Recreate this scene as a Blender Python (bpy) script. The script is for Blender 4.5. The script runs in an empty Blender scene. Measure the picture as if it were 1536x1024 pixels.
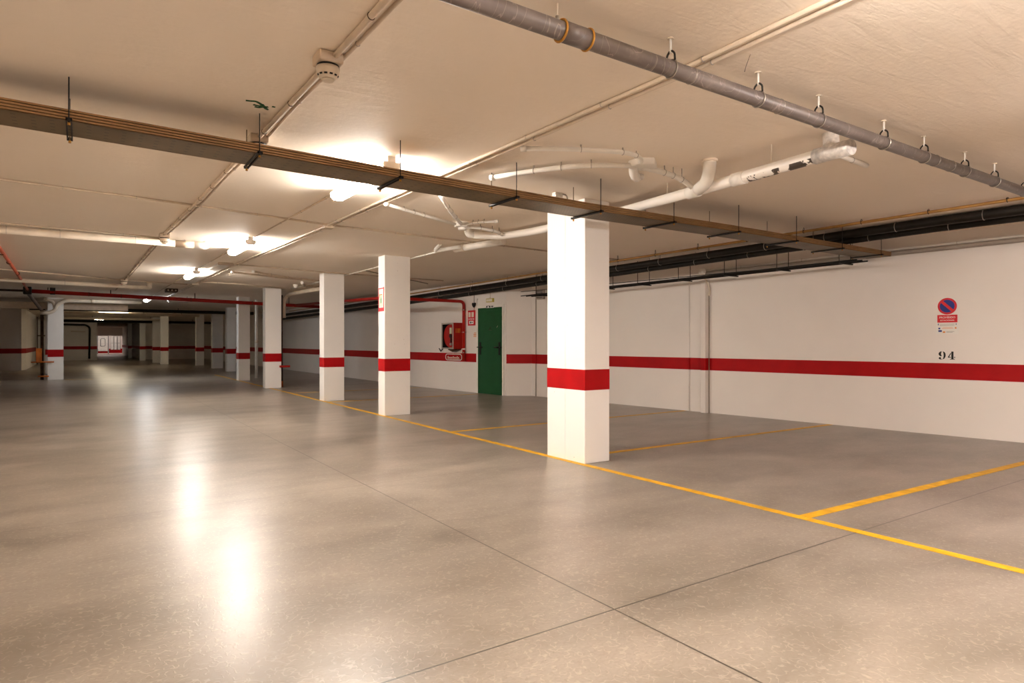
import bpy, bmesh, math, random
from mathutils import Vector, Matrix
random.seed(7)
PI = math.pi
scene = bpy.context.scene
COL = scene.collection
HC = 2.66            # ceiling height
EYE = 1.22

# ------------------------------------------------------------------ materials
def new_mat(name):
    m = bpy.data.materials.new(name); m.use_nodes = True
    nt = m.node_tree
    return m, nt, nt.nodes['Principled BSDF']

def nd(nt, typ, **kw):
    n = nt.nodes.new(typ)
    for k, v in kw.items():
        if k.startswith('i_'):
            n.inputs[int(k[2:])].default_value = v
        else:
            setattr(n, k, v)
    return n

def ramp(nt, fac, stops):
    r = nt.nodes.new('ShaderNodeValToRGB')
    el = r.color_ramp.elements
    while len(el) < len(stops): el.new(0.5)
    for e, (p, c) in zip(el, stops):
        e.position = p
        e.color = (c[0], c[1], c[2], 1) if isinstance(c, (tuple, list)) else (c, c, c, 1)
    nt.links.new(fac, r.inputs[0])
    return r

def mixc(nt, fac, a, b):
    m = nt.nodes.new('ShaderNodeMix'); m.data_type = 'RGBA'
    for sock, v in ((m.inputs[0], fac), (m.inputs[6], a), (m.inputs[7], b)):
        if hasattr(v, 'is_output'): nt.links.new(v, sock)
        elif isinstance(v, (tuple, list)): sock.default_value = (v[0], v[1], v[2], 1)
        else: sock.default_value = v
    return m.outputs[2]

def mth(nt, op, a, b=None, c=None):
    m = nt.nodes.new('ShaderNodeMath'); m.operation = op
    for i, v in enumerate((a, b, c)):
        if v is None: continue
        if hasattr(v, 'is_output'): nt.links.new(v, m.inputs[i])
        else: m.inputs[i].default_value = v
    return m.outputs[0]

def bump(nt, bs, height, strength=0.2, dist=0.01):
    b = nt.nodes.new('ShaderNodeBump')
    b.inputs['Strength'].default_value = strength
    b.inputs['Distance'].default_value = dist
    nt.links.new(height, b.inputs['Height'])
    nt.links.new(b.outputs[0], bs.inputs['Normal'])

def position(nt):
    return nt.nodes.new('ShaderNodeNewGeometry').outputs['Position']

def noise(nt, vec, scale, detail=3, rough=0.5, dist=0.0):
    n = nt.nodes.new('ShaderNodeTexNoise')
    n.inputs['Scale'].default_value = scale
    n.inputs['Detail'].default_value = detail
    n.inputs['Roughness'].default_value = rough
    n.inputs['Distortion'].default_value = dist
    if vec is not None: nt.links.new(vec, n.inputs['Vector'])
    return n.outputs[0]

def scaled(nt, vec, s):
    m = nt.nodes.new('ShaderNodeVectorMath'); m.operation = 'MULTIPLY'
    nt.links.new(vec, m.inputs[0]); m.inputs[1].default_value = s
    return m.outputs[0]

def plain(name, col, rough=0.5, metal=0.0, var=0.12, vscale=6.0, bmp=0.0, bscale=60.0, spec=.22):
    m, nt, bs = new_mat(name)
    p = position(nt)
    n = noise(nt, p, vscale, 4)
    d = tuple(c * (1 - var) for c in col); l = tuple(min(1, c * (1 + var)) for c in col)
    r = ramp(nt, n, [(0.3, d), (0.7, l)])
    nt.links.new(r.outputs[0], bs.inputs['Base Color'])
    bs.inputs['Roughness'].default_value = rough
    bs.inputs['Metallic'].default_value = metal
    bs.inputs['Specular IOR Level'].default_value = spec
    if bmp > 0: bump(nt, bs, noise(nt, p, bscale, 3), bmp, 0.004)
    return m

def emit(name, col, strength):
    m, nt, bs = new_mat(name)
    bs.inputs['Base Color'].default_value = (.9, .9, .88, 1)
    bs.inputs['Emission Color'].default_value = (*col, 1)
    bs.inputs['Emission Strength'].default_value = strength
    return m

M = {}
# wall paint: off white, faint roller marks and small chips
def paint(name, col, chips=0.0):
    m, nt, bs = new_mat(name)
    p = position(nt)
    n = noise(nt, p, 1.3, 4)
    base = ramp(nt, n, [(0.3, tuple(c * .95 for c in col)), (0.7, col)]).outputs[0]
    if chips:
        v = noise(nt, p, 34, 2)
        k = ramp(nt, v, [(0.745, 0.0), (0.76, 1.0)]).outputs[0]
        lo = ramp(nt, noise(nt, p, 2.2, 2), [(.5, 0.0), (.62, 1.0)]).outputs[0]
        f = mth(nt, 'MULTIPLY', mth(nt, 'MULTIPLY', k, lo), chips)
        base = mixc(nt, f, base, (.25, .15, .10))
    nt.links.new(base, bs.inputs['Base Color'])
    bs.inputs['Roughness'].default_value = 0.55
    bump(nt, bs, noise(nt, p, 45, 4), 0.06, 0.004)
    return m
M['pillar'] = paint('pillar paint', (.87, .84, .805), 0.7)
M['wall'] = paint('wall paint', (.83, .77, .715), 0.0)
M['door_wall'] = M['wall']
# ceiling: skim-coated concrete painted cream, with trowel ridges
m, nt, bs = new_mat('ceiling plaster'); p = position(nt)
n1 = noise(nt, p, .7, 3); n2 = noise(nt, scaled(nt, p, (1.2, 6.0, 1)), 2.2, 4, .6, .6)
c = ramp(nt, n1, [(.3, (.84, .74, .62)), (.7, (.88, .785, .67))]).outputs[0]
nt.links.new(c, bs.inputs['Base Color']); bs.inputs['Roughness'].default_value = .7
bump(nt, bs, mth(nt, 'ADD', n2, mth(nt, 'MULTIPLY', noise(nt, p, 30, 3), .25)), .26, .02)
M['ceiling'] = m
# floor: power-trowelled sealed concrete with curl marks and saw cuts
m, nt, bs = new_mat('polished concrete floor'); p = position(nt)
big = noise(nt, scaled(nt, p, (.55, 1.0, 1)), 1.7, 5, .62, .3)
c = ramp(nt, big, [(.28, (.140, .117, .093)), (.5, (.222, .190, .156)), (.72, (.300, .259, .216))]).outputs[0]
curl = noise(nt, p, 21, 1.0, .5, .15)
ridge = mth(nt, 'ABSOLUTE', mth(nt, 'SUBTRACT', curl, .5))
line = ramp(nt, ridge, [(0.0, 1.0), (.014, .8), (.034, 0.0)]).outputs[0]
brk = ramp(nt, noise(nt, p, 31, 1), [(.40, 0.0), (.52, 1.0)]).outputs[0]
line = mth(nt, 'MULTIPLY', line, brk)
c = mixc(nt, mth(nt, 'MULTIPLY', line, .21), c, (.62, .53, .43))
pb_ = nt.nodes.new('ShaderNodeVectorMath'); pb_.operation = 'ADD'; nt.links.new(p, pb_.inputs[0]); pb_.inputs[1].default_value = (13.7, 5.2, 0)
curl2 = noise(nt, pb_.outputs[0], 23, 1.0, .5, .15)
line2 = ramp(nt, mth(nt, 'ABSOLUTE', mth(nt, 'SUBTRACT', curl2, .5)), [(0.0, 1.0), (.03, 0.0)]).outputs[0]
line2 = mth(nt, 'MULTIPLY', line2, ramp(nt, noise(nt, pb_.outputs[0], 29, 1), [(.43, 0.0), (.54, 1.0)]).outputs[0])
c = mixc(nt, mth(nt, 'MULTIPLY', line2, .30), c, (.15, .115, .085))
grain = noise(nt, scaled(nt, p, (1, 1.6, 1)), 48, 2)
c = mixc(nt, mth(nt, 'MULTIPLY', ramp(nt, grain, [(.35, 1.0), (.55, 0.0)]).outputs[0], .22), c, (.16, .125, .09))
spk = ramp(nt, noise(nt, p, 60, 1), [(.74, 0.0), (.77, 1.0)]).outputs[0]
c = mixc(nt, mth(nt, 'MULTIPLY', spk, .35), c, (.12, .09, .06))
sep = nt.nodes.new('ShaderNodeSeparateXYZ'); nt.links.new(p, sep.inputs[0])
def cut(axis, at, w):
    d = mth(nt, 'ABSOLUTE', mth(nt, 'SUBTRACT', sep.outputs[axis], at))
    return mth(nt, 'LESS_THAN', d, w)
j = mth(nt, 'MAXIMUM', cut(0, 2.022, .0046), cut(1, 2.155, .0046))
j = mth(nt, 'MAXIMUM', j, mth(nt, 'MULTIPLY', cut(1, 5.235, .0035), .65))
c = mixc(nt, mth(nt, 'MULTIPLY', j, .9), c, (.035, .028, .02))
nt.links.new(c, bs.inputs['Base Color'])
rr = ramp(nt, noise(nt, scaled(nt, p, (.8, 1.4, 1)), 1.7, 4, .6), [(.25, .285), (.75, .345)]).outputs[0]
nt.links.new(rr, bs.inputs['Roughness'])
bs.inputs['IOR'].default_value = 1.55
bump(nt, bs, mth(nt, 'SUBTRACT', mth(nt, 'ADD', mth(nt, 'MULTIPLY', line, .6), noise(nt, p, 7, 3)), mth(nt, 'MULTIPLY', j, 2.0)), .085, .006)
M['floor'] = m
M['red'] = plain('red band paint', (.36, .002, .004), .5, 0, .10, 5)
M['red'].node_tree.nodes['Principled BSDF'].inputs['Specular IOR Level'].default_value = .15
M['yellow'] = plain('yellow floor paint', (.64, .34, .012), .5, 0, .22, 9)
M['green'] = plain('green door paint', (.010, .070, .022), .38, 0, .12, 3)
M['white'] = plain('white plastic', (.82, .78, .72), .4, 0, .06, 8)
M['cream'] = plain('cream painted pipe', (.72, .62, .50), .42, 0, .10, 4)
M['conduit'] = plain('painted conduit', (.55, .44, .33), .65, 0, .12, 8)
M['foil'] = plain('silver foil wrap', (.66, .62, .58), .5, .3, .2, 40, .5, 50)
M['dark'] = plain('dark plastic pipe', (.017, .014, .011), .5, 0, .35, 5)
M['black'] = plain('black iron', (.02, .018, .016), .5, .3, .2)
M['steel'] = plain('threaded steel rod', (.20, .15, .10), .42, .8, .2)
M['zinc'] = plain('zinc clamp', (.42, .38, .34), .35, .85, .2)
M['brass'] = plain('brass ring', (.45, .22, .04), .4, .5, .2)
M['orange'] = plain('orange rust paint', (.50, .13, .02), .5, 0, .3)
M['redpipe'] = plain('red fire pipe', (.36, .013, .008), .42, 0, .15, 6)
M['orangepipe'] = plain('orange red sprinkler pipe', (.55, .09, .025), .4, 0, .15, 6)
M['brown'] = plain('copper gas pipe', (.40, .22, .07), .4, .35, .2, 6)
M['rust'] = plain('dark rusty pipe', (.07, .035, .02), .5, .3, .4, 8)
M['rustline'] = plain('dull brown conduit', (.19, .14, .095), .5)
M['duct'] = plain('dull metal conduit', (.40, .34, .29), .4, .2)
M['grey'] = plain('grey slab', (.33, .31, .29), .6)
M['shade'] = plain('dark grille', (.03, .03, .03), .5)
M['signred'] = plain('sign red', (.62, .02, .03), .35, 0, .05)
M['signblue'] = plain('sign blue', (.02, .035, .22), .35, 0, .05)
M['signwhite'] = plain('sign white', (.80, .77, .72), .4, 0, .04)
M['signcream'] = plain('poster paper', (.78, .72, .58), .5, 0, .1, 30)
M['signorange'] = plain('print orange', (.72, .25, .05), .5)
M['signgreen'] = plain('print green', (.22, .42, .26), .5)
M['ink'] = plain('black ink', (.012, .012, .012), .5)
M['spray'] = plain('green spray paint', (.012, .075, .025), .5)
M['amber'] = plain('amber lens', (.55, .45, .10), .3)
M['glassy'] = plain('pale hose label', (.55, .60, .40), .4)
# grey drain pipe with dust and scuff marks
m, nt, bs = new_mat('grey drain pipe'); p = position(nt)
c = ramp(nt, noise(nt, p, 5, 5, .65), [(.3, (.115, .092, .083)), (.62, (.165, .135, .122)), (.76, (.27, .225, .20))]).outputs[0]
sc = ramp(nt, mth(nt, 'ABSOLUTE', mth(nt, 'SUBTRACT', noise(nt, scaled(nt, p, (1, .4, .4)), 9, 2, .5, 1.2), .5)), [(0, 1.0), (.012, 0.0)]).outputs[0]
c = mixc(nt, mth(nt, 'MULTIPLY', sc, .35), c, (.60, .52, .46))
nt.links.new(c, bs.inputs['Base Color']); bs.inputs['Roughness'].default_value = .42
M['greypipe'] = m
# white pipe whose paint has flaked from its underside at one end
m, nt, bs = new_mat('flaking white pipe'); p = position(nt)
sp = nt.nodes.new('ShaderNodeSeparateXYZ'); nt.links.new(p, sp.inputs[0])
fl = ramp(nt, noise(nt, p, 9, 3, .6), [(.47, 0.0), (.49, 1.0)]).outputs[0]
fl = mth(nt, 'MULTIPLY', fl, mth(nt, 'LESS_THAN', sp.outputs[2], 2.466))
fl = mth(nt, 'MULTIPLY', fl, mth(nt, 'LESS_THAN', sp.outputs[1], 3.0))
c = mixc(nt, fl, (.84, .79, .73), (.06, .045, .035))
nt.links.new(c, bs.inputs['Base Color']); bs.inputs['Roughness'].default_value = .4
M['flaking'] = m
# perforated cable tray: brown galvanised steel with rows of punched holes
def tray_mat(name, kind):
    m, nt, bs = new_mat(name); p = position(nt)
    s = nt.nodes.new('ShaderNodeSeparateXYZ'); nt.links.new(p, s.inputs[0])
    base = ramp(nt, noise(nt, p, 4, 4), [(.3, (.125, .085, .040)), (.7, (.175, .122, .060))]).outputs[0]
    if kind == 'holes':
        fx = mth(nt, 'ABSOLUTE', mth(nt, 'SUBTRACT', mth(nt, 'FRACT', mth(nt, 'DIVIDE', s.outputs[0], .085)), .5))
        fy = mth(nt, 'ABSOLUTE', mth(nt, 'SUBTRACT', mth(nt, 'FRACT', mth(nt, 'DIVIDE', s.outputs[1], .062)), .5))
        hole = mth(nt, 'MULTIPLY', mth(nt, 'LESS_THAN', fx, .13), mth(nt, 'LESS_THAN', fy, .09))
    else:
        fy = mth(nt, 'ABSOLUTE', mth(nt, 'SUBTRACT', mth(nt, 'FRACT', mth(nt, 'DIVIDE', s.outputs[1], .045)), .5))
        fx = mth(nt, 'ABSOLUTE', mth(nt, 'SUBTRACT', mth(nt, 'FRACT', mth(nt, 'DIVIDE', s.outputs[0], .030)), .5))
        hole = mth(nt, 'MULTIPLY', mth(nt, 'LESS_THAN', fy, .17), mth(nt, 'LESS_THAN', fx, .36))
    c = mixc(nt, mth(nt, 'MULTIPLY', hole, .8), base, (.03, .022, .014))
    nt.links.new(c, bs.inputs['Base Color'])
    bs.inputs['Roughness'].default_value = .5; bs.inputs['Metallic'].default_value = .35
    return m
M['tray_holes'] = tray_mat('punched tray floor', 'holes')
M['tray_mesh'] = tray_mat('slotted tray floor', 'mesh')
M['tray_side'] = plain('tray side steel', (.25, .14, .060), .45, .3, .15, 5)
M['lamp_warm'] = emit('warm lamp diffuser', (1.0, .925, .85), 60.0)
M['lamp_near'] = emit('pinkish lamp diffuser', (1.0, .90, .83), 88.0)
M['lamp_bay'] = emit('bay lamp diffuser', (1.0, .90, .86), 55.0)
M['lamp_cool'] = emit('cool lamp diffuser', (.92, .96, 1.0), 34.0)
M['lamp_fill'] = emit('added fill lamp diffuser', (1.0, .84, .66), 50.0)  # glow of two added lamps that warm and brighten the lane
M['lamp_dim'] = emit('dim lamp diffuser', (1.0, .86, .62), 26.0)
M['lamp_room'] = emit('stair lamp diffuser', (1.0, .94, .95), 14.0)

# ------------------------------------------------------------------ mesh builder
class MB:
    def __init__(s): s.v = []; s.f = []; s.smooth = []
    def add(s, vs, fs, smooth=False):
        o = len(s.v); s.v += [tuple(v) for v in vs]
        for f in fs: s.f.append(tuple(i + o for i in f)); s.smooth.append(smooth)
        return s
    def box(s, x0, y0, z0, x1, y1, z1):
        vs = [(x, y, z) for z in (z0, z1) for y in (y0, y1) for x in (x0, x1)]
        return s.add(vs, [(0, 2, 3, 1), (4, 5, 7, 6), (0, 1, 5, 4), (2, 6, 7, 3), (0, 4, 6, 2), (1, 3, 7, 5)])
    def prism(s, poly, z0, z1):
        n = len(poly)
        vs = [(x, y, z0) for x, y in poly] + [(x, y, z1) for x, y in poly]
        return s.add(vs, [tuple(range(n - 1, -1, -1)), tuple(range(n, 2 * n))] + [(i, (i + 1) % n, n + (i + 1) % n, n + i) for i in range(n)])
    def tube(s, pts, r, seg=14, caps=True):
        pts = [Vector(p) for p in pts]
        n = len(pts)
        rs = r if isinstance(r, (list, tuple)) else [r] * n
        t = [(pts[min(i + 1, n - 1)] - pts[max(i - 1, 0)]).normalized() for i in range(n)]
        a = Vector((0, 0, 1)) if abs(t[0].z) < .9 else Vector((1, 0, 0))
        u = t[0].cross(a).normalized()
        vs = []
        for i in range(n):
            u = (u - t[i] * u.dot(t[i])).normalized()
            w = t[i].cross(u)
            for k in range(seg):
                q = 2 * PI * k / seg
                vs.append(pts[i] + (u * math.cos(q) + w * math.sin(q)) * rs[i])
        fs = [(i * seg + k, i * seg + (k + 1) % seg, (i + 1) * seg + (k + 1) % seg, (i + 1) * seg + k) for i in range(n - 1) for k in range(seg)]
        s.add(vs, fs, True)
        if caps:
            o = len(s.v) - len(vs)
            s.f.append(tuple(o + k for k in range(seg - 1, -1, -1))); s.smooth.append(False)
            s.f.append(tuple(o + (n - 1) * seg + k for k in range(seg))); s.smooth.append(False)
        return s
    def lathe(s, c, prof, seg=24):
        # prof: (radius, z) from top to bottom around a vertical axis at c
        vs = [(c[0] + r * math.cos(2 * PI * k / seg), c[1] + r * math.sin(2 * PI * k / seg), c[2] + z) for r, z in prof for k in range(seg)]
        n = len(prof)
        fs = [(i * seg + k, (i + 1) * seg + k, (i + 1) * seg + (k + 1) % seg, i * seg + (k + 1) % seg) for i in range(n - 1) for k in range(seg)]
        s.add(vs, fs, True)
        o = len(s.v) - len(vs)
        s.f.append(tuple(o + k for k in range(seg))); s.smooth.append(False)
        s.f.append(tuple(o + (n - 1) * seg + k for k in range(seg - 1, -1, -1))); s.smooth.append(False)
        return s
    def ring(s, c, axis, R, r, seg=28, sub=8):
        axis = Vector(axis).normalized()
        a = Vector((0, 0, 1)) if abs(axis.z) < .9 else Vector((1, 0, 0))
        u = axis.cross(a).normalized(); w = axis.cross(u); c = Vector(c)
        vs = []
        for i in range(seg):
            q = 2 * PI * i / seg; d = u * math.cos(q) + w * math.sin(q)
            for k in range(sub):
                e = 2 * PI * k / sub
                vs.append(c + d * (R + r * math.cos(e)) + axis * r * math.sin(e))
        fs = [(i * sub + k, ((i + 1) % seg) * sub + k, ((i + 1) % seg) * sub + (k + 1) % sub, i * sub + (k + 1) % sub) for i in range(seg) for k in range(sub)]
        return s.add(vs, fs, True)
    def sweep(s, prof, stations):
        # prof: closed (y, z) outline; stations: (x, y offset, z offset)
        n = len(prof)
        vs = [(x, py + dy, pz + dz) for x, dy, dz in stations for py, pz in prof]
        fs = [(i * n + k, i * n + (k + 1) % n, (i + 1) * n + (k + 1) % n, (i + 1) * n + k) for i in range(len(stations) - 1) for k in range(n)]
        o = len(vs) - n
        return s.add(vs, fs + [tuple(range(n - 1, -1, -1)), tuple(range(o, o + n))])
    def build(s, name, mat, parent=None, bevel=0.0, mw=None):
        me = bpy.data.meshes.new(name); me.from_pydata(s.v, [], s.f); me.validate()
        bm = bmesh.new(); bm.from_mesh(me)
        bmesh.ops.recalc_face_normals(bm, faces=bm.faces)
        bm.to_mesh(me); bm.free()
        for p, sm in zip(me.polygons, s.smooth): p.use_smooth = sm
        me.materials.append(mat)
        o = bpy.data.objects.new(name, me); COL.objects.link(o)
        if mw is not None: o.matrix_world = mw
        if parent is not None: o.parent = parent
        if bevel > 0:
            b = o.modifiers.new('bevel', 'BEVEL'); b.width = bevel; b.segments = 2; b.limit_method = 'ANGLE'
        return o

def rounded(pts, r, k=6):
    """Polyline with its corners turned into arcs of about radius r."""
    pts = [Vector(p) for p in pts]; out = [pts[0]]
    for i in range(1, len(pts) - 1):
        a, b, c = pts[i - 1], pts[i], pts[i + 1]
        d1 = (a - b); d2 = (c - b)
        q = min(r, d1.length * .49, d2.length * .49)
        p0 = b + d1.normalized() * q; p2 = b + d2.normalized() * q
        for j in range(k + 1):
            t = j / k
            out.append(p0 * (1 - t) ** 2 + b * 2 * t * (1 - t) + p2 * t * t)
    out.append(pts[-1])
    return out

def tag(o, label, cat, group=None, kind='thing'):
    o['label'] = label; o['category'] = cat; o['kind'] = kind
    if group: o['group'] = group
    return o
def thing(name, label, cat, loc=(0, 0, 0), group=None, mw=None):
    o = bpy.data.objects.new(name, None); COL.objects.link(o)
    o.empty_display_size = .1
    if mw is not None: o.matrix_world = mw
    else: o.location = loc
    return tag(o, label, cat, group)
def structure(o, label=None):
    o['kind'] = 'structure'
    if label: o['label'] = label
    return o
def copy_tree(o, parent=None):
    c = o.copy(); COL.objects.link(c)
    if parent is not None: c.parent = parent
    for ch in list(o.children): copy_tree(ch, c)
    return c
def place(root, loc): root.location = loc

def text_mesh(body, size, depth=0.001):
    """Mesh data (verts, faces) of a line of writing, centred on the origin in the XY plane."""
    cu = bpy.data.curves.new('writing', 'FONT'); cu.body = body; cu.size = size; cu.extrude = depth
    cu.align_x = 'CENTER'; cu.align_y = 'CENTER'; cu.resolution_u = 3
    o = bpy.data.objects.new('writing', cu); COL.objects.link(o)
    dg = bpy.context.evaluated_depsgraph_get(); dg.update()
    me = o.evaluated_get(dg).to_mesh()
    vs = [tuple(v.co) for v in me.vertices]; fs = [tuple(p.vertices) for p in me.polygons]
    o.evaluated_get(dg).to_mesh_clear()
    bpy.data.objects.remove(o); bpy.data.curves.remove(cu)
    return vs, fs
def add_text(mb, body, size, at=(0, 0, 0), sx=1.0, sy=1.0):
    vs, fs = text_mesh(body, size)
    return mb.add([(x * sx + at[0], y * sy + at[1], z + at[2]) for x, y, z in vs], fs)

# ------------------------------------------------------------------ room shell
def wx(y): return 9.80 - .11 * y                 # long wall with the parking number
def dx(y): return 8.03 - .0838 * (y - 12.10)     # wall with the green door
XF = 7.70
structure(MB().box(-7, -7, -.25, 12.5, 82, 0).build('floor', M['floor']), 'polished concrete garage floor with fine saw cuts')
structure(MB().box(-7, -7, HC, 12.5, 82, HC + .25).build('ceiling', M['ceiling']), 'cream plastered garage ceiling')
def wall(name, poly, mat=None, z0=0, z1=HC, label=None):
    return structure(MB().prism(poly, z0, z1).build(name, mat or M['wall']), label)
wall('wall_right', [(wx(-7), -7), (wx(11.82), 11.82), (12.5, 11.82), (12.5, -7)], label='long off white wall with a red band and a number')
wall('wall_stairwell', [(8.03, 12.10), (8.62, 11.70), (9.9, 11.70), (9.9, 16.0), (dx(16.0), 16.0)], label='off white wall around the green door')
wall('wall_rear_right', [(dx(16), 16.0), (7.62, 30), (7.55, 52.0), (9, 52.0), (9, 16.0)], label='shaded wall beyond the hose cabinet')
wall('wall_back', [(-7, -7.0), (12.5, -7.0), (12.5, -6.6), (-7, -6.6)])
wall('wall_left', [(-7, -6.6), (-6.6, -6.6), (-6.6, 35), (-7, 35)])
wall('wall_left_rear', [(-7, 34.75), (-2.10, 34.75), (-1.98, 35.4), (-2.0, 43.5), (-7, 43.5)], label='wall block beyond the parking lane')
wall('wall_left_far', [(-7, 50.0), (-1.2, 50.0), (-1.2, 82), (-7, 82)])
wall('wall_far', [(-1.2, 52.0), (.97, 52.0), (.97, 73), (-1.2, 73)], label='dim end wall beside the lit passage')
wall('wall_far_right', [(3.55, 52.0), (7.6, 52.0), (7.6, 73), (3.42, 73)], label='dim end wall behind the pillars')
# end of the passage: header over a lit stair hall
structure(MB().box(.9, 73, 1.83, 3.6, 73.2, HC).build('wall_passage', M['wall']), 'header wall over the lit opening')
wall('wall_hall', [(.2, 78.0), (4.4, 78.0), (4.4, 78.2), (.2, 78.2)])
wall('wall_hall_left', [(.2, 73.2), (.35, 73.2), (.35, 78), (.2, 78)])
wall('wall_hall_right', [(4.2, 73.2), (4.4, 73.2), (4.4, 78), (4.2, 78)])
# red bands on the walls (trim)
Z0, Z1 = .735, .945
def band(k, poly, e=.004):
    """A painted strip following the wall line poly (x falls toward the room)."""
    b = MB()
    n = len(poly)
    vs = [(x - e, y, z) for z in (Z0, Z1) for x, y in poly] + [(x + .01, y, z) for z in (Z0, Z1) for x, y in poly]
    fs = []
    for i in range(n - 1):
        fs += [(i, i + 1, n + i + 1, n + i), (n + i, n + i + 1, 3 * n + i + 1, 3 * n + i), (i, 2 * n + i, 2 * n + i + 1, i + 1)]
    fs += [(0, n, 3 * n, 2 * n), (n - 1, 3 * n - 1, 4 * n - 1, 2 * n - 1)]
    b.add(vs, fs)
    return structure(b.build('trim_%d' % k, M['red']), 'red painted band along the wall')
band(1, [(wx(-6.6), -6.6), (wx(11.765), 11.765)])
structure(MB().prism([(8.026, 12.094), (8.616, 11.694), (8.63, 11.71), (8.04, 12.11)], Z0, Z1).build('trim_2', M['red']))
band(3, [(dx(13.20), 13.20), (dx(15.995), 15.995)])
band(4, [(dx(16.0), 15.995), (7.62, 30), (7.55, 51.9)])
structure(MB().box(-7, 34.74, Z0, -2.10, 34.76, Z1).build('trim_5', M['red']))
b = MB(); b.prism([(-2.10, 34.746), (-1.975, 35.4), (-1.99, 43.5), (-2.02, 43.5), (-2.0, 35.4), (-2.12, 34.75)], Z0, Z1)
structure(b.build('trim_6', M['red']))
structure(MB().box(-1.2, 51.99, Z0, .975, 52.01, Z1).build('trim_7', M['red']))
structure(MB().box(3.54, 51.99, Z0, 7.6, 52.01, Z1).build('trim_8', M['red']))
structure(MB().prism([(3.535, 52.0), (3.405, 73), (3.43, 73), (3.56, 52)], Z0, Z1).build('trim_9', M['red']))
structure(MB().box(.36, 77.98, .1, 4.2, 78.0, .55).build('trim_10', M['red']))
# vertical edges on the long wall beside the downpipe and beyond
# ------------------------------------------------------------------ pillars
def pillar(label, x0, y0, x1, y1, seam=False, z0=Z0, z1=Z1, name='pillar'):
    cx, cy = (x0 + x1) / 2, (y0 + y1) / 2
    t = thing(name, label, 'pillar', (cx, cy, 0), 'white pillars with a red band')
    a, c = (x1 - x0) / 2, (y1 - y0) / 2
    b = MB()
    if seam:
        ys = cy * 0 + (-.26 + (y1 - y0) * 0)    # joint between the two pours
        b.box(-a, -c, 0, a, .0, HC); b.box(-a, .004, 0, a, c, HC); b.box(-a + .012, -.01, 0, a - .012, .02, HC)
    else:
        b.box(-a, -c, 0, a, c, HC)
    b.build('shaft', M['pillar'], t, .006)
    e = .0025
    MB().box(-a - e, -c - e, z0, a + e, c + e, z1).build('painted_band', M['red'], t, .004)['label'] = 'red painted band'
    return t
pillar('big white pillar under the cable tray, with a seam down its side and chipped edges', 4.18, 4.88, 4.51, 5.50, True)
pillar('white pillar carrying the red framed extinguisher notice', 4.17, 9.92, 4.63, 10.19)
pillar('white pillar next beyond the one with the extinguisher notice', 4.18, 13.12, 4.61, 13.42, z0=.70, z1=.90)
pillar('white pillar with a red pipe bracket low on its side', 4.05, 17.60, 4.46, 17.88, z0=.70, z1=.92)
pillar('pillar crossed near its top by the red fire pipe, beside a white standpipe', 4.16, 21.6, 4.50, 21.94, z0=.68, z1=.88)
pillar('grey shaded pillar just behind the one crossed by the red pipe', 5.06, 28.6, 5.40, 29.0)
pillar('grey shaded pillar, third counting back from the white standpipe', 5.10, 32.4, 5.56, 32.75)
pillar('dim pillar with one bright lit edge on its side', 5.04, 37.0, 5.42, 37.3)
pillar('warmly lit pillar standing alone before the dim end wall', 3.68, 40.0, 4.07, 40.3)
pillar('dim narrow pillar tucked behind the warmly lit one', 3.55, 43.0, 3.95, 43.3)
pillar('pillar under the white elbow drain, with orange fittings at its foot', -.87, 25.5, -.45, 25.85, z0=.74, z1=.98)
pillar('dark pillar at the mouth of the lit passage', 3.30, 49.0, 3.62, 49.5)
pillar('pale pillar inside the lit passage', 3.05, 57.0, 3.30, 57.4)
pillar('dim pillar on the far side of the elbow drain', -1.10, 30.2, -.86, 30.5)

# ------------------------------------------------------------------ painted parking lines
def pline(label, pts, w):
    b = MB()
    (x0, y0), (x1, y1) = pts
    d = Vector((x1 - x0, y1 - y0)).normalized(); n = Vector((-d.y, d.x)) * w / 2
    b.prism([(x0 + n.x, y0 + n.y), (x0 - n.x, y0 - n.y), (x1 - n.x, y1 - n.y), (x1 + n.x, y1 + n.y)], .0005, .0025)
    tag(b.build('parking_line', M['yellow']), label, 'line', 'yellow parking lines')
pline('long yellow line running along the feet of the pillars', [(4.15, -1.5), (4.18, 26.0)], .075)
pline('yellow bay line branching toward the no parking sign', [(4.2, 2.55), (wx(2.40) - .02, 2.40)], .085)
pline('yellow bay line starting just behind the big pillar', [(4.52, 5.24), (wx(5.19) - .02, 5.19)], .08)
pline('yellow bay line reaching behind the big pillar toward the door', [(4.2, 7.66), (wx(7.70) - .02, 7.70)], .08)
pline('faint yellow bay line in the shade by the hose cabinet', [(4.2, 12.85), (dx(12.9) - .2, 12.9)], .08)
pline('faint yellow bay line beyond the hose cabinet', [(4.3, 15.6), (7.6, 15.6)], .08)
pline('short worn yellow line by the elbow drain pillar', [(-.4, 25.3), (.35, 25.2)], .12)

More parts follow.
